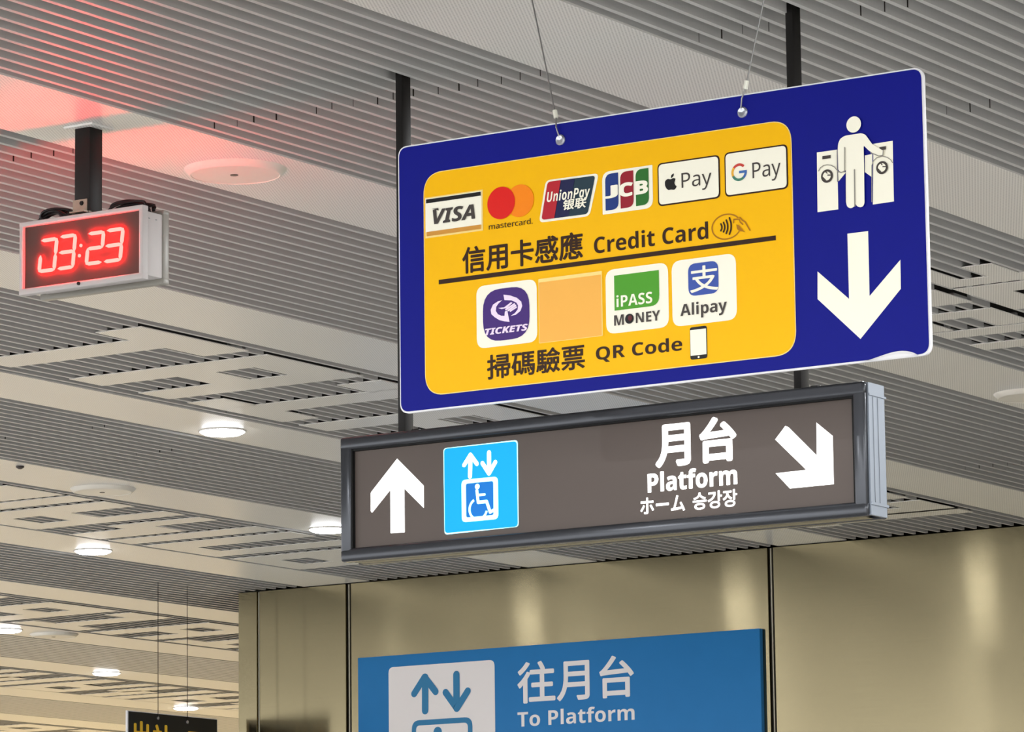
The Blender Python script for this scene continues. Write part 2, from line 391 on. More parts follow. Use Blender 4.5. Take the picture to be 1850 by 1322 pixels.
R56 = rects([(0, 1, 12.80, 12.97), (0, 5, 12.97, 13.16), (0, 5, 13.20, 13.36), (0, 5, 13.43, 13.63), (2, 3, 13.63, 13.83), (4, 5, 13.63, 13.83), (0, 5, 13.83, 13.98),
             (0, 3, 14.08, 14.21), (2, 5, 14.21, 14.43), (0, 5, 14.49, 14.66), (0, 5, 14.74, 14.94), (4, 5, 14.94, 15.12), (0, 5, 15.12, 15.29),
             (0, 5, 15.40, 15.58), (0, 3, 15.58, 15.78), (4, 5, 15.58, 15.78), (0, 5, 15.78, 15.95)], c56)
R56 += rects(pat56(11.4), c56)
cF = lambda b: cols(BANDS[b][1] - 0.105, 0.158)
def rep(b, y0, n, p, per): return [r for k in range(n) for r in rects(p(y0 + per * k), cF(b))]
def idx(x): return [i for i, bb in enumerate(BANDS) if abs(bb[0] - x) < .01][0]
GRILLES[idx(-7.512)] = R34
GRILLES[idx(-10.237)] = R56
GRILLES[idx(-12.925)] = rep(idx(-12.925), 15.0, 10, pat34, 1.33)
GRILLES[idx(-15.450)] = rep(idx(-15.450), 17.4, 8, pat56, 1.3)
GRILLES[idx(-18.05)] = rep(idx(-18.05), 18.4, 8, pat34, 1.33)
GRILLES[idx(-20.65)] = rep(idx(-20.65), 20.0, 8, pat56, 1.3)
GRILLES[idx(-4.685)] = [(-5.59, -5.505, 9.9, 11.02), (-5.41, -5.31, 10.84, 11.02), (-5.59, -5.17, 11.02, 11.125), (-5.595, -5.17, 11.15, 11.28), (-5.59, -5.46, 11.28, 11.45), (-5.30, -5.17, 11.28, 11.45),
    (-5.60, -5.17, 11.45, 11.58), (-5.96, -5.645, 11.13, 11.38), (-6.02, -5.645, 11.51, 11.62), (-5.77, -5.645, 11.62, 11.81), (-6.02, -5.93, 11.62, 11.81), (-6.02, -5.17, 11.83, 11.95),
    (-6.02, -5.17, 12.10, 12.22), (-5.5, -5.17, 12.30, 12.45), (-6.02, -5.17, 12.6, 12.75)]
JOINTS = {None: (8.055, 8.063)}
def bay_joint_list(b):
    x = BANDS[b][1]
    js = [5.05, 8.055, 11.80, 14.8]
    if abs(x + 3.635) < .01: js = [6.0, 7.98, 8.99, 11.9]
    return js
random.seed(4)
for b in range(len(BANDS) - 1):
    xa, xb = BANDS[b][1], BANDS[b + 1][0]
    n = round((xa - xb - 0.03) / PITCH_S); st = (xa - xb - 0.03) / n
    g = GRILLES.get(b, []); q = MB()
    js = bay_joint_list(b)
    for k in range(n):
        x = xa - 0.015 - st * (k + 0.5); cuts = []
        for r in g:
            if r[0] - 0.004 < x < r[1] + 0.004: cuts.append((r[2], r[3]))
        for i, j in enumerate(js):
            if random.random() < 0.8 and -9.9 < x: jj = j + random.uniform(-.012, .012) + (0.65 * (1 if abs(x + 9.7) < .13 and i == 2 else 0)); wj = random.choice((.0015, .003, .005, .006)); (None if any(c0 - .05 < jj < c1 + .05 for c0, c1 in cuts) else q.box((x - .0074, jj, CEIL + .0012), (x + .0074, jj + wj, CEIL + SL_H - .001), M_gap))
        cuts.sort(); y = YN; ye = y_end(x)
        segs = []
        for c0, c1 in cuts:
            if c0 > y + 0.002: segs.append((y, min(c0, ye)))
            y = max(y, c1)
        if y < ye: segs.append((y, ye))
        for s0, s1 in segs:
            if s1 - s0 < 0.004 or s0 >= ye: continue
            w = SL_W / 2 if not (b >= idx(-14.215) and not g) else 0.026; z0, z1 = CEIL, CEIL + SL_H
            q.box((x - w, s0, z0), (x + w, s1, z1), M_slat)
    q.build('slat_bay', ceiling)
    if g:
        q = MB()
        for r in g:
            if r[2] < y_end((r[0] + r[1]) / 2): q.box((r[0], r[2], CEIL - .001), (r[1], min(r[3], y_end(r[0])), CEIL + .002), M_band)
        q.build('grille_panel', ceiling)
q = MB(); q.box((-24, YN, CEIL + 0.45), (8, YF, CEIL + 0.5), M_dark); q.build('plenum_roof', ceiling)
q = MB()
for x in (8.0, -24.0): q.box((x - .02, YN, CEIL), (x + .02, YF, CEIL + .46), M_dark)
for y in (YN, YF): q.box((-24, y - .02, CEIL), (8, y + .02, CEIL + .46), M_dark)
q.build('plenum_edge', ceiling)

# ------------------------------------------------------------------ steel lift-core wall
wall = thing('wall_back', (-2.0, WALL_Y, 0), 'brushed steel panelled wall of the lift core', 'wall', kind='structure')
q = MB(); q.box((WALL_X, WALL_Y + .012, 0), (8, WALL_Y + 6, CEIL - .003), M_gap); q.build('wall_core', wall)
def sheet(x0, x1, name='steel_panel'):
    q = MB(); z0, z1 = 0.02, CEIL - .004; y = WALL_Y; e = .004
    V = [(x0, y + .012, z0), (x0 + e, y, z0), (x1 - e, y, z0), (x1, y + .012, z0), (x0, y + .012, z1), (x0 + e, y, z1), (x1 - e, y, z1), (x1, y + .012, z1)]
    q.add(V, [(0, 1, 5, 4), (1, 2, 6, 5), (2, 3, 7, 6), (3, 0, 4, 7), (0, 3, 2, 1), (4, 5, 6, 7)], M_steel)
    o = q.build(name, wall); me = o.data; uv = me.uv_layers.new(name='sheet')
    for l in me.loops: c = me.vertices[l.vertex_index].co; uv.data[l.index].uv = (c.x * .3, c.z * .3)
    return o
for x0, x1 in ((WALL_X, -12.237), (-12.225, -11.694), (-11.668, -9.312), (-9.288, -6.93), (-6.91, -4.55), (-4.53, -2.17), (-2.15, .2), (.22, 2.6), (2.62, 5.0), (5.02, 8.0)): sheet(x0, x1)
for x in (-12.231, -11.681, -9.300):
    q = MB(); q.tube([(x, WALL_Y + .008, 0.02), (x, WALL_Y + .008, CEIL - .006)], .0045, M_joint, 8); q.build('joint_bead', wall)

# ------------------------------------------------------------------ blue lift sign on the wall
PB = Plane('y', WALL_Y - .03)
kb = crop(640, 1130, 5.1389); kb2 = crop(1000, 1000, 2.1765)
bs = thing('lift_sign', (-10.47, WALL_Y, 2.9), 'blue lift sign with white arrows fixed to the steel wall', 'sign')
tl = PB.uv((646, 1187)); tr = PB.uv((1372, 1136)); zt = (tl.y + tr.y) / 2; H_BS = 1.02
q = MB(); q.bevbox((tl.x, WALL_Y - .029, zt - H_BS), (tr.x, WALL_Y + .001, zt), .003, M_bsign, 2); q.build('sign_board', bs)
p = Print(PB, .0004)
i_tl, i_tr = PB.uv(kb(318, 385)), PB.uv(kb(1302, 318)); isz = i_tr.x - i_tl.x; iz = (i_tl.y + i_tr.y) / 2
p.poly(round_poly([(i_tl.x, iz), (i_tl.x, iz - isz * 1.22), (i_tr.x, iz - isz * 1.22), (i_tr.x, iz)], .03), M_bsign2, 0); icon = p.build('lift_pictogram', bs, 'white rounded tile with blue lift arrows')
p = Print(PB, .0004)
p.stroke([kb(660, 480), kb(660, 788)], 14, M_bsym, 2); p.stroke([kb(558, 632), kb(655, 478), kb(757, 612)], 13, M_bsym, 2)
p.stroke([kb(950, 455), kb(953, 765)], 14, M_bsym, 2); p.stroke([kb(850, 620), kb(955, 768), kb(1056, 606)], 13, M_bsym, 2)
o0, o1 = PB.uv(kb(535, 885)), PB.uv(kb(1098, 842)); bw = o1.x - o0.x; oz = (o0.y + o1.y) / 2
p.poly(round_poly([(o0.x, oz), (o0.x, oz - bw), (o1.x, oz - bw), (o1.x, oz)], .045), M_bsym, 1)
t = .026; p.poly(round_poly([(o0.x + t, oz - t), (o0.x + t, oz - bw + t), (o1.x - t, oz - bw + t), (o1.x - t, oz - t)], .022), M_bsign2, 2)
def wheelchair(p, hx, hz, s, m, layer):   # head centre and scale
    p.ell((hx, hz), .1 * s, .1 * s, m, layer)
    p.stroke_uv([(hx - .02 * s, hz - .14 * s), (hx + .03 * s, hz - .55 * s), (hx + .38 * s, hz - .55 * s), (hx + .52 * s, hz - .93 * s), (hx + .68 * s, hz - .87 * s)], .12 * s, m, layer)
    p.stroke_uv([(hx, hz - .3 * s), (hx + .3 * s, hz - .3 * s)], .09 * s, m, layer)
    p.arc((hx + .03 * s, hz - .78 * s), .36 * s, .36 * s, 118, 345, .09 * s, m, layer)
hd = PB.uv(kb(778, 985)); wheelchair(p, hd.x, hd.y, .24, M_bsym, 3)
p.build('arrow_symbols', icon)
p = Print(PB, .0004)
p.text('往月台', kb(1508, 0), kb2(315, 400), kb2(240, 400), kb(1560, 725), M_bsign2, 0, .018)
p.build('lettering', bs, 'white lettering'); p = Print(PB, .0004)
p.text('To Platform', kb(1515, 800), kb2(319, 640), kb2(300, 592), kb(1580, 937), M_bsign2, 0, face='b')
p.build('lettering', bs, 'white lettering')

# ------------------------------------------------------------------ big hanging card-payment sign
SY = 7.35
SK = SY / 7.68
PS = Plane('y', SY)
def rel(x, z): return Vector((x, z + EYE))
X0, X1, Z0, Z1 = -5.264 * SK, -3.910 * SK, EYE + 1.4235 * SK, EYE + 2.0445 * SK
ps = thing('payment_sign', ((X0 + X1) / 2, SY, Z0), 'large navy and yellow hanging sign for card and code payment with a gate symbol', 'sign')
def slab(name, x0, x1, z0, z1, r, y0, y1, m, parent, label=None):
    q = MB(); ring = round_poly([(x0, z0), (x1, z0), (x1, z1), (x0, z1)], r, 8); n = len(ring)
    V = [(a.x, y0, a.y) for a in ring] + [(a.x, y1, a.y) for a in ring]
    q.add(V, [tuple(range(n)), tuple(range(n, 2 * n))] + [(i, (i + 1) % n, n + (i + 1) % n, n + i) for i in range(n)], m)
    return q.build(name, parent, label)
slab('sign_board', X0, X1, Z0, Z1, .024, SY + .001, SY + .009, M_white_pl, ps, 'white board edge')
p = Print(PS, 0.0)
p.poly(round_poly([(X0 + .003, Z0 + .0035), (X1 - .004, Z0 + .0035), (X1 - .004, Z1 - .003), (X0 + .003, Z1 - .003)], .022), M_navy, 0); p.build('navy_face', ps, 'navy blue printed face')
k2 = crop(740, 220, 2.6056); k3 = crop(760, 250, 4.897); k4 = crop(1080, 250, 5.0); k5 = crop(840, 460, 3.5577)
kk = crop(1420, 110, 2.3193); kg = crop(1480, 190, 6.294); kn = crop(1280, 380, 20.556); kt = crop(860, 500, 10.167)
p = Print(PS); a = PS.uv((766, 315)); b = PS.uv((1431, 216.5)); c = PS.uv((770.5, 712.2)); d = PS.uv((1435, 640.5))
xl, xr_, zt_, zb_ = (a.x + c.x) / 2, (b.x + d.x) / 2, (a.y + b.y) / 2, (c.y + d.y) / 2
p.poly(round_poly([(xl - .002, zb_ - .002), (xr_ + .002, zb_ - .002), (xr_ + .002, zt_ + .002), (xl - .002, zt_ + .002)], .05, 10), M_pale, 1)
p.poly(round_poly([(xl, zb_), (xr_, zb_), (xr_, zt_), (xl, zt_)], .048, 10), M_yel, 2)
yp = p.build('yellow_panel', ps, 'yellow rounded panel')
def rectpx(p, tl, tr, br, bl, m, layer, r=0.0, grow=0.0):
    A, B, C_, D = (p.P.uv(t) for t in (tl, tr, br, bl)); x0 = (A.x + D.x) / 2 - grow; x1 = (B.x + C_.x) / 2 + grow; z1 = (A.y + B.y) / 2 + grow; z0 = (C_.y + D.y) / 2 - grow
    p.poly(round_poly([(x0, z0), (x1, z0), (x1, z1), (x0, z1)], r), m, layer); return x0, x1, z0, z1
# striped white card tile
p = Print(PS)
rectpx(p, k3(42, 525), k3(556, 456), k3(556, 818), k3(48, 884), M_pale, 3)
rectpx(p, k3(46, 535), k3(545, 470), k3(545, 770), k3(55, 828), M_cream, 4)
rectpx(p, k3(55, 545), k3(540, 472), k3(540, 508), k3(58, 578), M_black, 5)
rectpx(p, k3(62, 826), k3(542, 768), k3(542, 806), k3(62, 864), M_tan, 5)
p.text('VISA', k3(118, 700), k3(492, 650), k3(455, 586), k3(180, 757), M_pgrey, 6, face='bi', bold=.012)
p.px([k3(108, 628), k3(165, 618), k3(172, 640)], M_pgrey, 6.2)
p.build('card_logo', yp, 'white card tile with a black and a tan stripe')
# two discs
p = Print(PS)
rc = PS.uv(k3(720, 573)); rr = (PS.uv(k3(720, 430)) - rc).length; oc = PS.uv(k3(884, 553))
p.ell(oc, rr * 1.0, rr, M_orange, 4); p.ell(rc, rr, rr, M_red, 5)
p.text('mastercard.', k3(610, 790), k3(998, 740), k3(985, 706), k3(625, 808), M_brown, 4, face='r', bold=.006)
p.build('card_logo', yp, 'red disc overlapping an orange disc')
# slanted three colour tile
p = Print(PS)
p.px([k3(1112, 372), k3(1582, 308), k3(1500, 688), k3(1052, 748)], M_cream, 3, .012)
p.px([k3(1133, 388), k3(1552, 330), k3(1484, 670), k3(1078, 723)], M_upteal, 4, .008)
p.px([k3(1133, 388), k3(1372, 356), k3(1318, 691), k3(1078, 723)], M_upblue, 5, [.008, 0, 0, .008])
p.px([k3(1133, 388), k3(1250, 372), k3(1192, 708), k3(1078, 723)], M_upred, 6, [.008, 0, 0, .008])
p.text('UnionPay', k3(1128, 530), k3(1512, 480), k3(1400, 436), k3(1500, 545), M_cream, 7, face='bi')
p.text('银联', k3(1272, 600), k3(1478, 580), k3(1440, 524), k3(1290, 640), M_cream, 7, .025, .15)
p.build('card_logo', yp, 'slanted red and navy card tile')
# three bars tile
p = Print(PS)
A, B, C_, D = (PS.uv(k4(*t)) for t in ((48, 308), (500, 238), (503, 628), (45, 692))); x0, x1, z0, z1 = (A.x + D.x) / 2, (B.x + C_.x) / 2, (C_.y + D.y) / 2, (A.y + B.y) / 2
p.poly(round_poly([(x0, z0), (x1, z0), (x1, z1), (x0, z1)], [.002, .02, .002, .02]), M_cream, 3)
for (u0, u1, tp, bt, m) in ((75, 193, (130, 318), (130, 648), M_jblue), (211, 330, (270, 298), (270, 628), M_jred), (350, 468, (410, 276), (410, 606), M_jgreen)):
    xa, xb2 = PS.uv(k4(u0, 480)).x, PS.uv(k4(u1, 480)).x; za, zb2 = PS.uv(k4(*bt)).y, PS.uv(k4(*tp)).y
    p.poly(round_poly([(xa, za), (xb2, za), (xb2, zb2), (xa, zb2)], [.001, .016, .001, .016]), m, 4)
p.text('J', k4(74, 480), k4(190, 480), k4(150, 424), k4(110, 545), M_cream, 5, bold=.03, face='b')
p.text('C', k4(198, 460), k4(326, 460), k4(265, 400), k4(265, 528), M_cream, 5, bold=.03, face='b')
p.text('B', k4(346, 440), k4(462, 440), k4(400, 384), k4(400, 506), M_cream, 5, bold=.03, face='b')
p.build('card_logo', yp, 'white tile with blue, red and green bars')
# outlined wallet tiles
def wallet(tl, tr, br, bl, lab):
    p = Print(PS); rectpx(p, tl, tr, br, bl, M_brown, 3, .012); rectpx(p, tl, tr, br, bl, M_cream, 4, .010, -.0032); return p
p = wallet(k4(543, 228), k4(1108, 148), k4(1110, 540), k4(550, 618), '')
p.px([k4(*t) for t in ((668, 372), (690, 360), (712, 366), (706, 385), (700, 405), (708, 425), (722, 434), (712, 456), (697, 468), (672, 464), (648, 470), (630, 458), (616, 430), (614, 400), (622, 380), (640, 368))], M_black, 5, .002)
p.px([k4(*t) for t in ((668, 362), (672, 335), (694, 316), (696, 336), (684, 354))], M_black, 5, .001)
p.text('Pay', k4(765, 400), k4(1036, 380), k4(800, 312), k4(990, 464), M_pgrey, 5, .0)
p.build('wallet_logo', yp, 'white tile with a dark fruit mark')
p = wallet(k4(1148, 135), k4(1722, 48), k4(1722, 455), k4(1155, 533), '')
gc = PS.uv(k4(1285, 308)); gr = (PS.uv(k4(1285, 240)) - gc).length; w = gr * .34
p.arc(gc, gr, gr, 45, 140, w, M_gred, 5); p.arc(gc, gr, gr, 140, 205, w, M_gyel, 5); p.arc(gc, gr, gr, 205, 310, w, M_ggrn, 5); p.arc(gc, gr, gr, 310, 362, w, M_gblue, 5)
p.poly([(gc.x, gc.y - w / 2), (gc.x + gr + w / 2, gc.y - w / 2), (gc.x + gr + w / 2, gc.y + w / 2), (gc.x, gc.y + w / 2)], M_gblue, 5.2)
p.text('Pay', k4(1405, 290), k4(1660, 270), k4(1440, 218), k4(1610, 382), M_pgrey, 5, .0)
p.build('wallet_logo', yp, 'white tile with a four colour letter mark')
# wording, divider, contactless mark
p = Print(PS)
p.text('信用卡感應', k3(372, 1000), k3(1440, 950), k3(1335, 832), k3(420, 1197), M_brown, 3, .022)
p.build('lettering', yp, 'dark brown lettering'); p = Print(PS)
p.text('Credit Card', k2(870, 560), k2(1408, 520), k2(1398, 470), k2(905, 618), M_brown, 3, face='b')
p.build('lettering', yp, 'dark brown lettering'); p = Print(PS)
p.text('掃碼驗票', k5(145, 700), k5(774, 640), k5(745, 574), k5(170, 803), M_brown, 3, .018)
p.build('lettering', yp, 'dark brown lettering'); p = Print(PS)
p.text('QR Code', k5(845, 630), k5(1400, 580), k5(1335, 534), k5(900, 692), M_brown, 3, face='b')
p.build('lettering', yp, 'dark brown lettering')
p = Print(PS); a, b = PS.uv(k2(140, 752)), PS.uv(k2(1727, 550)); z = (a.y + b.y) / 2
p.poly([(a.x, z - .005), (b.x, z - .005), (b.x, z + .005), (a.x, z + .005)], M_brown, 3); p.build('divider_line', yp, 'dark dividing line')
p = Print(PS)
ec = PS.uv(kn(690, 610)); ex = (PS.uv(kn(1230, 560)) - ec).length; ez = (PS.uv(kn(690, 150)) - ec).length
p.arc(ec, ex, ez, 35, 330, .0030, M_line, 3, 40)
for x, ya, yb, off in ((505, 510, 760, 40), (610, 455, 800, 50), (720, 370, 860, 60), (845, 285, 890, 70)):
    p.stroke([kn(x - off * .6, ya), kn(x + off * .2, ya + (yb - ya) * .3), kn(x + off * .3, (ya + yb) / 2), kn(x + off * .2, ya + (yb - ya) * .72), kn(x - off * .6, yb)], 3.2, M_brown, 3)
p.stroke([kn(1190, 270), kn(1290, 375), kn(1390, 440), kn(1470, 580), kn(1565, 740)], 2.6, M_line, 3)
p.stroke([kn(970, 340), kn(1170, 335), kn(1200, 440), kn(1300, 525)], 2.4, M_line, 3); p.stroke([kn(970, 340), kn(965, 470)], 2, M_line, 3)
p.px([kn(1060, 520), kn(1160, 560), kn(1310, 740), kn(1400, 830), kn(1300, 790), kn(1180, 780), kn(1090, 700)], M_line, 3.2, .002)
p.build('contactless_symbol', yp, 'ochre tap-to-pay hand in an oval')
# code-payment tiles
p = Print(PS)
rectpx(p, k5(77, 200), k5(467, 160), k5(467, 560), k5(80, 607), M_cream, 3, .022)
rectpx(p, kt(140, 255), kt(995, 160), kt(998, 1110), kt(145, 1212), M_purple, 4, .045)
p.px([kt(*t) for t in ((500, 432), (420, 455), (330, 515), (288, 610), (300, 690), (360, 745), (450, 800), (545, 822), (635, 832), (612, 720), (595, 625), (548, 640), (542, 720), (480, 718), (420, 690), (382, 630), (390, 555), (430, 495))], M_lav, 5)
p.px([kt(*t) for t in ((522, 332), (640, 345), (770, 390), (850, 460), (868, 540), (835, 630), (750, 700), (655, 722), (735, 668), (785, 600), (790, 530), (760, 478), (670, 436), (540, 432))], M_lav, 5)
p.px([kt(*t) for t in ((425, 575), (535, 565), (660, 468), (690, 482), (590, 575), (490, 598))], M_lav, 5)
p.stroke([kt(570, 605), kt(722, 505)], 3.4, M_lav, 5); p.stroke([kt(612, 620), kt(745, 530)], 3.4, M_lav, 5); p.stroke([kt(650, 632), kt(758, 562)], 3, M_lav, 5)
p.text('TICKETS', kt(185, 1000), kt(972, 920), kt(940, 866), kt(215, 1078), M_lav, 5, face='bi', bold=.02)
p.build('app_logo', yp, 'purple app tile on white')
p = Print(PS)
rectpx(p, k5(468, 152), k5(892, 96), k5(895, 522), k5(480, 585), M_yel, 3); rectpx(p, k5(473, 160), k5(886, 104), k5(888, 518), k5(484, 576), M_pale, 3.5, .002); rectpx(p, k5(478, 186), k5(880, 124), k5(884, 520), k5(486, 568), M_stick, 4)
p.build('blank_sticker', yp, 'blank orange cover-up sticker')
p = Print(PS)
rectpx(p, k5(905, 100), k5(1308, 50), k5(1316, 465), k5(914, 513), M_cream, 3, .022)
A, B, C_, D = (PS.uv(k5(*t)) for t in ((963, 138), (1252, 98), (1254, 325), (967, 362))); x0, x1, z0, z1 = (A.x + D.x) / 2, (B.x + C_.x) / 2, (C_.y + D.y) / 2, (A.y + B.y) / 2
p.poly(round_poly([(x0, z0), (x1, z0), (x1, z1), (x0, z1)], [0, .022, 0, 0]), M_green, 4)
p.text('iPASS', k5(980, 290), k5(1210, 270), k5(1195, 236), k5(985, 340), M_cream, 5, face='b')
p.text('M', k5(965, 420), k5(1027, 420), k5(996, 388), k5(996, 455), M_pgrey, 5, face='b')
p.text('NEY', k5(1104, 400), k5(1260, 390), k5(1180, 367), k5(1180, 432), M_pgrey, 5, face='b')
c_, r_ = p.disc(k5(1063, 413), k5(1063, 445), M_black, 5); p.ell((c_.x + r_ * .2, c_.y + r_ * .1), r_ * .5, r_ * .55, M_maroon, 6)
p.build('app_logo', yp, 'white tile with a green square')
p = Print(PS)
rectpx(p, k5(1332, 40), k5(1745, -6), k5(1752, 420), k5(1338, 463), M_cream, 3, .022)
rectpx(p, k5(1440, 62), k5(1632, 38), k5(1636, 246), k5(1440, 270), M_ablue, 4, .018)
p.text('支', k5(1452, 150), k5(1636, 150), k5(1530, 72), k5(1530, 240), M_cream, 5, .012)
p.text('Alipay', k5(1390, 360), k5(1690, 330), k5(1475, 307), k5(1540, 404), M_pgrey, 5, face='b')
p.build('app_logo', yp, 'white tile with a blue square')
p = Print(PS)
rectpx(p, k5(1450, 468), k5(1559, 457), k5(1562, 665), k5(1451, 677), M_black, 3, .006)
rectpx(p, k5(1454, 486), k5(1556, 475), k5(1556, 640), k5(1454, 652), M_cream, 4); p.disc(k5(1507, 659), k5(1507, 666), M_cream, 4)
p.build('phone_symbol', yp, 'black phone outline with a white screen')
# gate pictogram
p = Print(PS)
p.px([kk(130, 384), kk(215, 372), kk(220, 622), kk(133, 634)], M_cream, 1)
p.px([kg(618, 440), kg(838, 405), kg(852, 1095), kg(612, 1130)], M_cream, 1)
p.px([kg(216, 765), kg(310, 760), kg(222, 868)], M_cream, 1); p.px([kg(520, 572), kg(606, 555), kg(606, 822), kg(520, 760)], M_cream, 1)
def gate_marks(cx, cy, r, slot, arcp):
    c_, r_ = p.disc(kg(cx, cy), kg(cx, cy + r), M_pgrey, 3); p.ell(c_, r_ * .66, r_ * .66, M_cream, 4)
    p.stroke_uv([(c_.x - r_ * .62, c_.y - r_ * .15), (c_.x - r_ * .2, c_.y - r_ * .6)], r_ * .16, M_pgrey, 5)
    p.stroke_uv([(c_.x + r_ * .2, c_.y + r_ * .1), (c_.x + r_ * .62, c_.y + r_ * .05)], r_ * .16, M_pgrey, 5)
    p.stroke_uv([(c_.x - r_ * .1, c_.y + r_ * .62), (c_.x + r_ * .1, c_.y + r_ * .4)], r_ * .16, M_pgrey, 5)
    p.px([kg(*t) for t in slot], M_pgrey, 3); p.stroke([kg(*t) for t in arcp], 1.6, M_gline, 3)
gate_marks(95, 808, 76, ((42, 582), (138, 568), (138, 604), (42, 618)), ((0, 750), (22, 712), (55, 688), (95, 680), (140, 685), (180, 705), (212, 742)))
gate_marks(722, 712, 74, ((690, 480), (766, 468), (766, 505), (700, 517)), ((606, 1100), (606, 690), (625, 635), (665, 598), (725, 582), (780, 595), (820, 622), (842, 655)))
p.stroke([kg(212, 520), kg(216, 870)], 1.6, M_gline, 3)
p.disc(kg(403, 223), kg(403, 131), M_cream, 4)
body = ((222, 500), (226, 440), (250, 385), (300, 352), (400, 335), (490, 322), (535, 338), (570, 385), (612, 445), (740, 522), (738, 572), (700, 585), (640, 562), (575, 520), (516, 462), (522, 760), (526, 1120), (510, 1155), (475, 1166), (440, 1152), (420, 1120), (412, 1155), (370, 1178), (330, 1160), (318, 1120), (312, 740), (300, 755), (262, 768), (228, 745))
p.px([kg(*t) for t in body], M_cream, 4, .004)
p.stroke([kg(302, 485), kg(302, 745)], 1.8, M_gline, 5.5); p.stroke([kg(415, 740), kg(420, 1150)], 2.6, M_gline, 5.5)
p.stroke([kg(222, 755), kg(262, 772), kg(304, 752)], 1.6, M_gline, 5.5); p.stroke([kg(316, 485), kg(318, 1110)], 0.6, M_gline, 5.5); p.stroke([kg(600, 545), kg(690, 582), kg(738, 575), kg(742, 515)], 1.6, M_gline, 5.5)
p.build('gate_pictogram', ps, 'white person between two ticket gates')
p = Print(PS)
p.px([kk(*t) for t in ((258, 724), (345, 713), (351, 985), (480, 833), (482, 955), (313, 1165), (133, 998), (133, 882), (265, 997))], M_cream, 1)
p.build('down_arrow', ps, 'white arrow pointing down')
# white curved strip shaped to imitate a downlight's bloom at the lower edge
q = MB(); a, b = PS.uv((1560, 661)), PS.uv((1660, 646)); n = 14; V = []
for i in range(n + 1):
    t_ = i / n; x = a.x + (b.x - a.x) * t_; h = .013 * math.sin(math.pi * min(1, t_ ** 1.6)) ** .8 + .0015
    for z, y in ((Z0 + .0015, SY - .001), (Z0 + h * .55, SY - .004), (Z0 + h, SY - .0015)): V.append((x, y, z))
q.add(V, [(3 * i + j, 3 * i + j + 1, 3 * i + 4 + j, 3 * i + 3 + j) for i in range(n) for j in range(2)], M_white_pl, True); q.build('bloom_strip', ps, 'white strip imitating the bloom of a downlight')
for g, pts in (((1013, 253), ((1012, 247), (1007.5, 214), (960, 0))), ((1342, 203), ((1341, 197), (1349, 162), (1380, 0)))):
    c = PS.uv(g); q = MB(); r = .0118
    q.lathe((c.x, SY, c.y), [(r * .15, -.0035), (r * .5, -.0055), (r * .75, -.006), (r, -.003), (r, .002)], M_grom, 24, True, 'y'); q.build('grommet', ps, 'nickel eyelet')
    A, B, C_ = (PS.uv(t) for t in pts); k = (CEIL + .03 - B.y) / (C_.y - B.y); top = B + (C_ - B) * k
    q = MB(); yy = SY - .006
    q.tube([(A.x, yy + .001, A.y), ((A.x + B.x) / 2 - .001, yy - .004, (A.y + B.y) / 2), (B.x, yy, B.y), ((B.x + top.x) / 2, SY, (B.y + top.y) / 2), (top.x, SY + .004, top.y)], .0017, M_steelw, 8)
    cb = q.build('hanging_cable', ps, 'thin steel cable')
    d = (top - B).normalized(); q = MB(); q.tube([(B.x, yy, B.y), (B.x + d.x * .016, yy + .0003, B.y + d.y * .018)], .005, M_crimp, 12); q.build('crimp_sleeve', cb, 'white crimp sleeve')

# ------------------------------------------------------------------ platform light box on two posts
BY, BD = 7.80, .098
BX0, BX1, BZ0, BZ1 = -5.518, -4.1345, EYE + 1.114, EYE + 1.406
bx = thing('platform_sign', ((BX0 + BX1) / 2, BY + BD / 2, BZ0), 'long dark brown lit platform sign on two black posts', 'sign')
FRW = .031
q = MB(); q.box((BX0 + .02, BY + .018, BZ0 + .02), (BX1 - .002, BY + BD - .018, BZ1 - .02), M_inner); q.build('box_body', bx)
def frame(y0, y1):
    q = MB()
    q.bevbox((BX0, y0, BZ1 - FRW), (BX1, y1, BZ1), .007, M_gun); q.bevbox((BX0, y0, BZ0), (BX1, y1, BZ0 + FRW), .007, M_gun)
    q.bevbox((BX0 + .0004, y0 + .0005, BZ0 + .003), (BX0 + FRW, y1 - .0004, BZ1 - .003), .006, M_gun); q.bevbox((BX1 - FRW, y0 + .0005, BZ0 + .003), (BX1 - .0005, y1 - .0004, BZ1 - .003), .006, M_gun)
    return q.build('frame', bx, 'gunmetal frame')
frame(BY, BY + .03); frame(BY + BD - .03, BY + BD)
q = MB(); q.box((BX1 - .004, BY + .012, BZ0 + .002), (BX1 + .004, BY + BD - .014, BZ1 - .002), M_alu)
for yy in (BY + .03, BY + .052): q.box((BX1 + .004, yy, BZ0 + .03), (BX1 + .0048, yy + .002, BZ1 - .03), M_aluedge)
q.box((BX1 + .004, BY + .012, BZ0 + .024), (BX1 + .006, BY + BD - .008, BZ0 + .03), M_alu); q.box((BX1 + .004, BY + .012, BZ1 - .03), (BX1 + .006, BY + BD - .008, BZ1 - .026), M_alu)
q.build('end_cap', bx, 'silver end cap with grooves')
q = MB(); q.box((BX0 + .02, BY + .03, BZ1 - .001), (BX1 - .02, BY + BD - .03, BZ1 - .0005), M_gun); q.box((BX0 + .02, BY + .03, BZ0 + .0005), (BX1 - .02, BY + BD - .03, BZ0 + .001), M_gun); q.build('cover_strip', bx)
PW = Plane('y', BY + .0135)
q = MB(); q.box((BX0 + .022, BY + .0138, BZ0 + .022), (BX1 - .022, BY + .0178, BZ1 - .022), M_face); face = q.build('sign_face', bx, 'brown backlit face')
q = MB(); g = FRW + .0035
q.box((BX0 + FRW - .002, BY + .003, BZ0 + FRW), (BX0 + g, BY + .0137, BZ1 - FRW), M_inner); q.box((BX1 - g, BY + .006, BZ0 + FRW), (BX1 - FRW + .002, BY + .0137, BZ1 - FRW), M_inner)
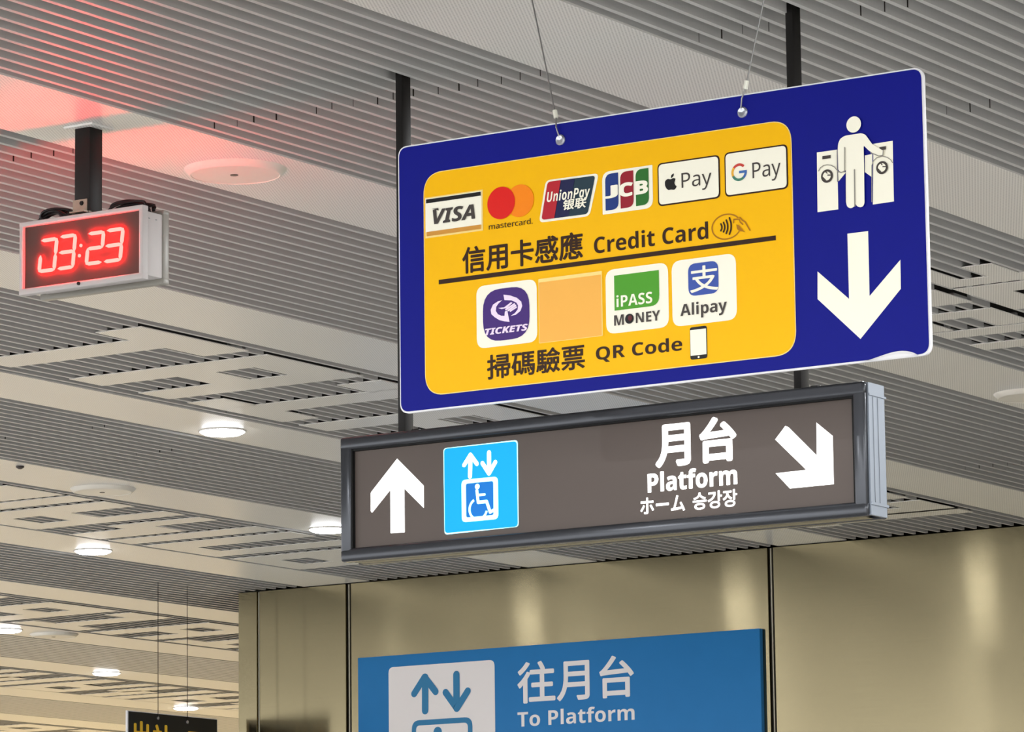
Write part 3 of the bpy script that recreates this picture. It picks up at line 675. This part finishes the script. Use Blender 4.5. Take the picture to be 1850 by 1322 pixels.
q.box((BX0 + FRW, BY + .005, BZ1 - g), (BX1 - FRW, BY + .0137, BZ1 - FRW + .002), M_inner); q.build('gasket', bx, 'black gasket inside the frame')
k7 = crop(600, 680, 3.7775); k8 = crop(1100, 680, 3.5577)
p = Print(PW)
p.px([k7(*t) for t in ((445, 560), (627, 745), (628, 898), (495, 765), (497, 1063), (400, 1070), (398, 775), (275, 930), (265, 920), (265, 792))], M_glow, 1, .0015); p.build('up_arrow', face, 'white lit arrow pointing up')
p = Print(PW)
p.px([k7(*t) for t in ((760, 490), (1268, 432), (1275, 1025), (768, 1080))], M_cyan_l, 1, .009); rectpx(p, k7(760, 490), k7(1268, 432), k7(1275, 1025), k7(768, 1080), M_cyan, 2, .009, -.0022)
p.stroke([k7(948, 550), k7(945, 682)], 8.5, M_glow, 3); p.stroke([k7(905, 605), k7(948, 535), k7(992, 596)], 8, M_glow, 3)
p.stroke([k7(1075, 520), k7(1075, 650)], 8.5, M_glow, 3); p.stroke([k7(1030, 592), k7(1075, 662), k7(1118, 585)], 8, M_glow, 3)
rectpx(p, k7(888, 706), k7(1138, 682), k7(1138, 972), k7(888, 998), M_cyan_l, 3, .012); rectpx(p, k7(920, 733), k7(1106, 713), k7(1106, 942), k7(920, 966), M_cyan_d, 4, .005)
h = PW.uv(k7(998, 752)); wheelchair(p, h.x, h.y, .066, M_cyan_l, 5)
p.build('lift_pictogram', face, 'cyan lit lift tile')
p = Print(PW)
p.text('月台', k8(300, 580), k8(822, 380), k8(665, 260), k8(320, 590), M_glow, 1, .035)
p.build('lettering', face, 'white lit lettering'); p = Print(PW)
p.text('Platform', k8(250, 680), k8(826, 640), k8(360, 608), k8(265, 747), M_glow, 1, face='b', bold=.012)
p.build('lettering', face, 'white lit lettering'); p = Print(PW)
p.text('ホーム', k8(203, 840), k8(490, 830), k8(240, 779), k8(240, 886), M_glow, 1, .022)
p.build('lettering', face, 'white lit lettering'); p = Print(PW)
p.text('승강장', k8(540, 820), k8(826, 760), k8(810, 722), k8(575, 857), M_glow, 1, .02)
p.build('lettering', face, 'white lit lettering')
p = Print(PW)
p.px([k8(*t) for t in ((1070, 405), (1135, 318), (1155, 325), (1338, 508), (1335, 296), (1440, 382), (1447, 692), (1165, 720), (1073, 622), (1270, 600))], M_glow, 1); p.build('diagonal_arrow', face, 'white lit arrow pointing down right')
for x in (-5.3805, -4.328):
    q = MB(); q.bevbox((x - .0095, BY + .055, BZ1 - .01), (x + .0095, BY + .092, CEIL + .25), .002, M_post, 2); q.build('post', bx, 'black square post')
    q = MB(); q.bevbox((x + .045, BY + .03, BZ1 - .002), (x + .065, BY + .05, BZ1 + .007), .002, M_post, 2); q.build('bolt', bx)

# ------------------------------------------------------------------ red digital clock
KY, KD = 7.80, .107
KX0, KX1, KZ0, KZ1 = -6.488, -6.100, EYE + 1.849, EYE + 2.0325
ck = thing('digital_clock', (-6.294, KY + KD / 2, KZ0), 'white double-sided digital clock with red digits hung from the ceiling', 'clock')
q = MB(); q.bevbox((KX0 + .022, KY + .022, KZ0 + .012), (KX1 - .004, KY + KD - .022, KZ1 - .012), .003, M_clock, 2)
for yy in (KY + .03, KY + .058):
    for z in (KZ1 - .03,): q.lathe((KX1 - .004, yy, z), [(.003, 0), (.003, .001)], M_aluedge, 10)
case = q.build('case', ck)
def clock_frame(y0, y1, m, lab):
    q = MB(); w = .0125
    q.bevbox((KX0, y0, KZ1 - w), (KX1, y1, KZ1), .003, m, 2); q.bevbox((KX0, y0, KZ0), (KX1, y1, KZ0 + w * 1.25), .003, m, 2)
    q.bevbox((KX0 + .0004, y0 + .0004, KZ0 + .002), (KX0 + w, y1 - .0004, KZ1 - .002), .003, m, 2); q.bevbox((KX1 - w, y0 + .0004, KZ0 + .002), (KX1 - .0004, y1 - .0004, KZ1 - .002), .003, m, 2)
    return q.build('frame', ck, lab)
clock_frame(KY, KY + .024, M_clock, 'pale front frame'); clock_frame(KY + KD - .024, KY + KD, M_clock2, 'grey rear frame')
q = MB(); q.box((KX0 + .01, KY + .0098, KZ0 + .01), (KX1 - .01, KY + .022, KZ1 - .01), M_lens); q.build('display_panel', ck, 'smoked red display')
q = MB(); q.box((KX0 + .01, KY + KD - .022, KZ0 + .01), (KX1 - .01, KY + KD - .0098, KZ1 - .01), M_lens); q.build('display_panel', ck, 'smoked red display')
PK = Plane('y', KY + .004); kc = crop(0, 340, 5.441)
def digit(L, R, T, B, segs):
    u0, u1 = PK.uv(L).x, PK.uv(R).x; v1, v0 = PK.uv(T).y, PK.uv(B).y; sh = (u1 - u0) * .17; w = .0084
    w_ = u1 - u0 - sh; vm = (v0 + v1) / 2
    def pt(a, v): return (u0 + a * w_ + sh * (v - v0) / (v1 - v0), v)
    e = w / 2; S = {'a': ((0, v1 - e), (1, v1 - e)), 'g': ((0, vm), (1, vm)), 'd': ((0, v0 + e), (1, v0 + e)), 'f': ((0, vm), (0, v1 - e)), 'b': ((1, vm), (1, v1 - e)), 'e': ((0, v0 + e), (0, vm)), 'c': ((1, v0 + e), (1, vm))}
    out = []
    for s in segs:
        (a0, va), (a1, vb) = S[s]; A = Vector(pt(a0, va)); B_ = Vector(pt(a1, vb)); d = (B_ - A).normalized() * .0025
        out.append((A + d, B_ - d, w))
    return out
bars = []
for L, R, T, B, s in (((378, 800), (556, 500), (470, 490), (420, 828), 'abcde'), ((566, 780), (738, 470), (660, 452), (620, 800), 'abgcd'), ((842, 730), (1016, 440), (945, 420), (880, 755), 'abged'), ((1022, 710), (1206, 420), (1120, 390), (1060, 732), 'abgcd')):
    bars.append(digit(kc(*L), kc(*R), kc(*T), kc(*B), s))
def led_bar(q, A, B, w, y, s):
    d = (B - A).normalized(); nn = Vector((-d.y, d.x)) * w / 2; e = d * w * .5
    ring = [A - e * .0, A + e + nn, B - e + nn, B, B - e - nn, A + e - nn]; ring[0] = A - e; ring[3] = B + e; n = 6
    V = [(c.x, y, c.y) for c in ring] + [(c.x, y - s * .004, c.y) for c in ring]
    q.add(V, [tuple(range(6)), tuple(range(6, 12))] + [(i, (i + 1) % n, n + (i + 1) % n, n + i) for i in range(n)], M_led)
for side in (1, -1):
    y = KY + .008 if side > 0 else KY + KD - .008; mid = (KX0 + KX1) / 2
    fx = (lambda v: v) if side > 0 else (lambda v: Vector((2 * mid - v.x, v.y)))
    for bs_ in bars:
        q = MB()
        for A, B, w in bs_: led_bar(q, fx(A), fx(B), w, y, side)
        q.build('digit', ck, 'glowing red digit')
    q = MB()
    for c in (kc(793, 562), kc(778, 662)):
        v = fx(PK.uv(c)); q.lathe((v.x, y - side * .003, v.y), [(.0042, -.0012), (.0042, .0012)], M_led, 14, True, 'y')
    q.build('colon', ck, 'glowing red colon')
q = MB(); v = Plane('y', KY).uv((142.5, 512)); q.lathe((v.x, KY, v.y), [(.0045, .001), (.0045, -.003), (.002, -.0035)], M_black, 16, True, 'y'); q.build('button', ck, 'black round button')
px_ = -6.312
q = MB(); q.bevbox((px_ - .024, KY + .029, KZ1 + .012), (px_ + .024, KY + .079, CEIL + .01), .002, M_post, 2); post = q.build('post', ck, 'black square hanging post')
q = MB(); q.bevbox((px_ - .045, KY + .010, CEIL - .005), (px_ + .045, KY + .098, CEIL + .002), .002, M_band, 2); q.build('ceiling_plate', ck, 'white ceiling plate')
q = MB(); q.box((px_ - .026, KY + .0255, KZ1 + .010), (px_ + .018, KY + .029, KZ1 + .042), M_plate); q.box((px_ - .026, KY + .012, KZ1 + .008), (px_ + .02, KY + .029, KZ1 + .0115), M_plate)
q.lathe((px_ + .002, KY + .0255, KZ1 + .032), [(.006, 0), (.005, -.003)], M_black, 12, True, 'y'); q.build('mounting_bracket', ck, 'grey metal bracket')
q = MB(); q.box((px_ - .05, KY + .02, KZ1 - .012), (px_ + .04, KY + .085, KZ1 + .006), M_post); q.box((px_ - .028, KY + .025, KZ1), (px_ - .02, KY + .08, KZ1 + .013), M_plate); q.box((px_ + .005, KY + .03, KZ1), (px_ + .022, KY + .08, KZ1 + .013), M_plate); q.box((px_ - .045, KY + .03, KZ1 + .008), (px_ - .03, KY + .05, KZ1 + .018), M_post); q.build('mounting_base', ck)
random.seed(9)
for (xa, xb2, zz, nloop) in ((-6.468, -6.345, .040, 7), (-6.245, -6.098, .030, 5)):
    q = MB()
    for k in range(nloop):
        y = KY + .03 + .045 * random.random(); h = zz * (.6 + .45 * random.random()); x0 = xa + random.uniform(0, .02); x1 = xb2 - random.uniform(0, .03)
        pts = []
        for i in range(17):
            t_ = i / 16; ang = math.pi * t_
            pts.append((x0 + (x1 - x0) * (0.5 - 0.5 * math.cos(ang)) + .003 * math.sin(5 * ang + k), y + .006 * math.sin(3 * ang + k), KZ1 - .016 + (h + .012) * max(0.05, math.sin(ang)) ** (.35 if k < 3 else .6)))
        q.tube(pts, .0033 if k % 2 else .0042, M_cable, 8)
    q.build('cable_bundle', ck, 'black looped cable')

# ------------------------------------------------------------------ ceiling speakers, sensor, downlights
SPK = (((-6.313, 8.462), 'round flush ceiling speaker beside the red digital clock, tinted by its glow'),
       ((-10.457, 13.115), 'round ceiling speaker at far left below the slats with small black gaps'),
       ((-6.31, 13.165), 'round ceiling speaker cut off by the right edge of the photo'),
       ((-14.386, 17.62), 'faint far round ceiling speaker beside the leftmost downlight'))
for (x, y), lab in SPK:
    t_ = thing('ceiling_speaker', (x, y, CEIL), lab, 'speaker', 'round ceiling speakers')
    q = MB(); q.lathe((x, y, CEIL), [(.134, .002), (.133, -.002), (.120, -.0155), (.116, -.0165), (.1145, -.013)], M_spk); q.build('rim', t_)
    q = MB(); q.lathe((x, y, CEIL), [(.1155, -.001), (.1150, -.0145), (.08, -.0155), (.01, -.016)], M_spk); q.build('grille', t_)
    q = MB(); q.lathe((x + .0, y - .005, CEIL), [(.0105, -.0155), (.0105, -.0175)], M_pgrey, 16); q.build('badge', t_, 'small dark badge')
q = MB(); q.lathe((-10.30, 12.40, CEIL), [(.016, .001), (.016, -.006), (.006, -.012)], M_pgrey, 20)
o = q.build('smoke_sensor'); tag(o, 'tiny dark ceiling sensor at the left edge on the white strip', 'sensor')
DL = (((-9.113, 12.133), 'largest glowing downlight left of the signs, on the strip over the gapped slats', WHITE_L),
      ((-11.808, 14.739), 'glowing downlight at left on the sixth strip, above the warm far ceiling', WHITE_L),
      ((-10.504, 14.76), 'glowing downlight touching the left edge of the brown platform sign', WHITE_L),
      ((-14.43, 17.267), 'glowing downlight cut by the left edge of the photo', WHITE_L),
      ((-15.634, 19.647), 'glowing downlight above and left of the black exit sign', WHITE_L),
      ((-16.845, 22.021), 'glowing downlight right behind the top edge of the black exit sign', WARM_L))
for (x, y), lab, col in DL:
    t_ = thing('downlight', (x, y, CEIL), lab, 'ceiling light', 'round recessed downlights')
    q = MB(); q.lathe((x, y, CEIL), [(.089, .002), (.089, -.003), (.085, -.005), (.081, -.003), (.080, .006)], M_lampring); q.build('ring', t_)
    q = MB(); q.lathe((x, y, CEIL), [(.0815, .002), (.080, -.008), (.068, -.014), (.04, -.017), (.005, -.018)], M_lens_on); q.build('lens', t_, 'glowing white lens')
    l = lamp(x, y, CEIL - .03, LAMP_W * .35, col, .12, 105); l.parent = t_; l.location = (0, 0, -.03)

for x, y in ((-9.11, 14.75), (-7.7, 14.9), (-10.45, 12.13), (-11.8, 12.13), (-13.1, 12.13), (-14.43, 12.13), (-11.9, 9.5), (-13.1, 9.5), (-14.43, 9.5), (-15.65, 9.5)):
    if x == -7.7: continue
    t_ = thing('downlight', (x, y, CEIL), 'recessed downlight out of view, mirrored as a pale streak in the steel wall', 'ceiling light', 'round recessed downlights')
    q = MB(); q.lathe((x, y, CEIL), [(.089, .002), (.089, -.003), (.085, -.005), (.081, -.003), (.080, .006)], M_lampring); q.build('ring', t_)
    q = MB(); q.lathe((x, y, CEIL), [(.0815, .002), (.080, -.008), (.068, -.014), (.04, -.017), (.005, -.018)], M_lens_on); q.build('lens', t_, 'glowing white lens')

# ------------------------------------------------------------------ black hanging exit sign far left
XE = -12.388
PE = Plane('x', XE); ke = crop(220, 1180, 8.409)
a, b = PE.uv((232, 1284)), PE.uv((392, 1300)); zt = (a.y + b.y) / 2; hs = .30
es = thing('exit_sign', (XE, (a.x + b.x) / 2, zt - hs), 'small black hanging sign with yellow lettering at the bottom left', 'sign')
q = MB(); q.box((XE - .012, a.x - .006, zt - hs), (XE - .001, b.x + .004, zt + .003), M_white_pl); q.build('sign_board', es, 'white board edge')
p = Print(PE, .0); p.poly([(a.x, zt - hs + .004), (b.x, zt - hs + .004), (b.x, zt), (a.x, zt)], M_bs_black, 0); p.build('black_face', es)
p = Print(PE)
zz = PE.uv(ke(300, 1028)).y
for body, x0, x1 in (('出', 168, 425), ('站', 468, 770), ('口', 1005, 1240)):
    y0, y1 = PE.uv(ke(x0, 1100)).x, PE.uv(ke(x1, 1100)).x
    V, Fs = glyphs(body, .03); vx = [v[0] for v in V]; vy = [v[1] for v in V]
    dz = .0 if body == '出' else (.008 if body == '站' else .028); hh = (y1 - y0) * (1.0 if body != '口' else .9)
    p._put([Vector((y0 + (v[0] - min(vx)) / (max(vx) - min(vx)) * (y1 - y0), zz - dz - hh + (v[1] - min(vy)) / (max(vy) - min(vy)) * hh, v[2])) for v in V], Fs, M_bs_yel, .0005)
p.build('lettering', es, 'yellow lettering')
for x in (285, 338):
    gy = PE.uv((x, 1297 if x < 300 else 1304)); q = MB(); q.tube([(XE + .002, gy.x, gy.y), (XE + .002, gy.x, zt + .02), (XE, gy.x, CEIL + .02)], .0017, M_cable, 6); q.build('hanging_cable', es, 'thin dark cable')
    q = MB(); q.tube([(XE, gy.x, gy.y), (XE + .004, gy.x, gy.y)], .008, M_grom, 14); q.build('grommet', es, 'small eyelet')
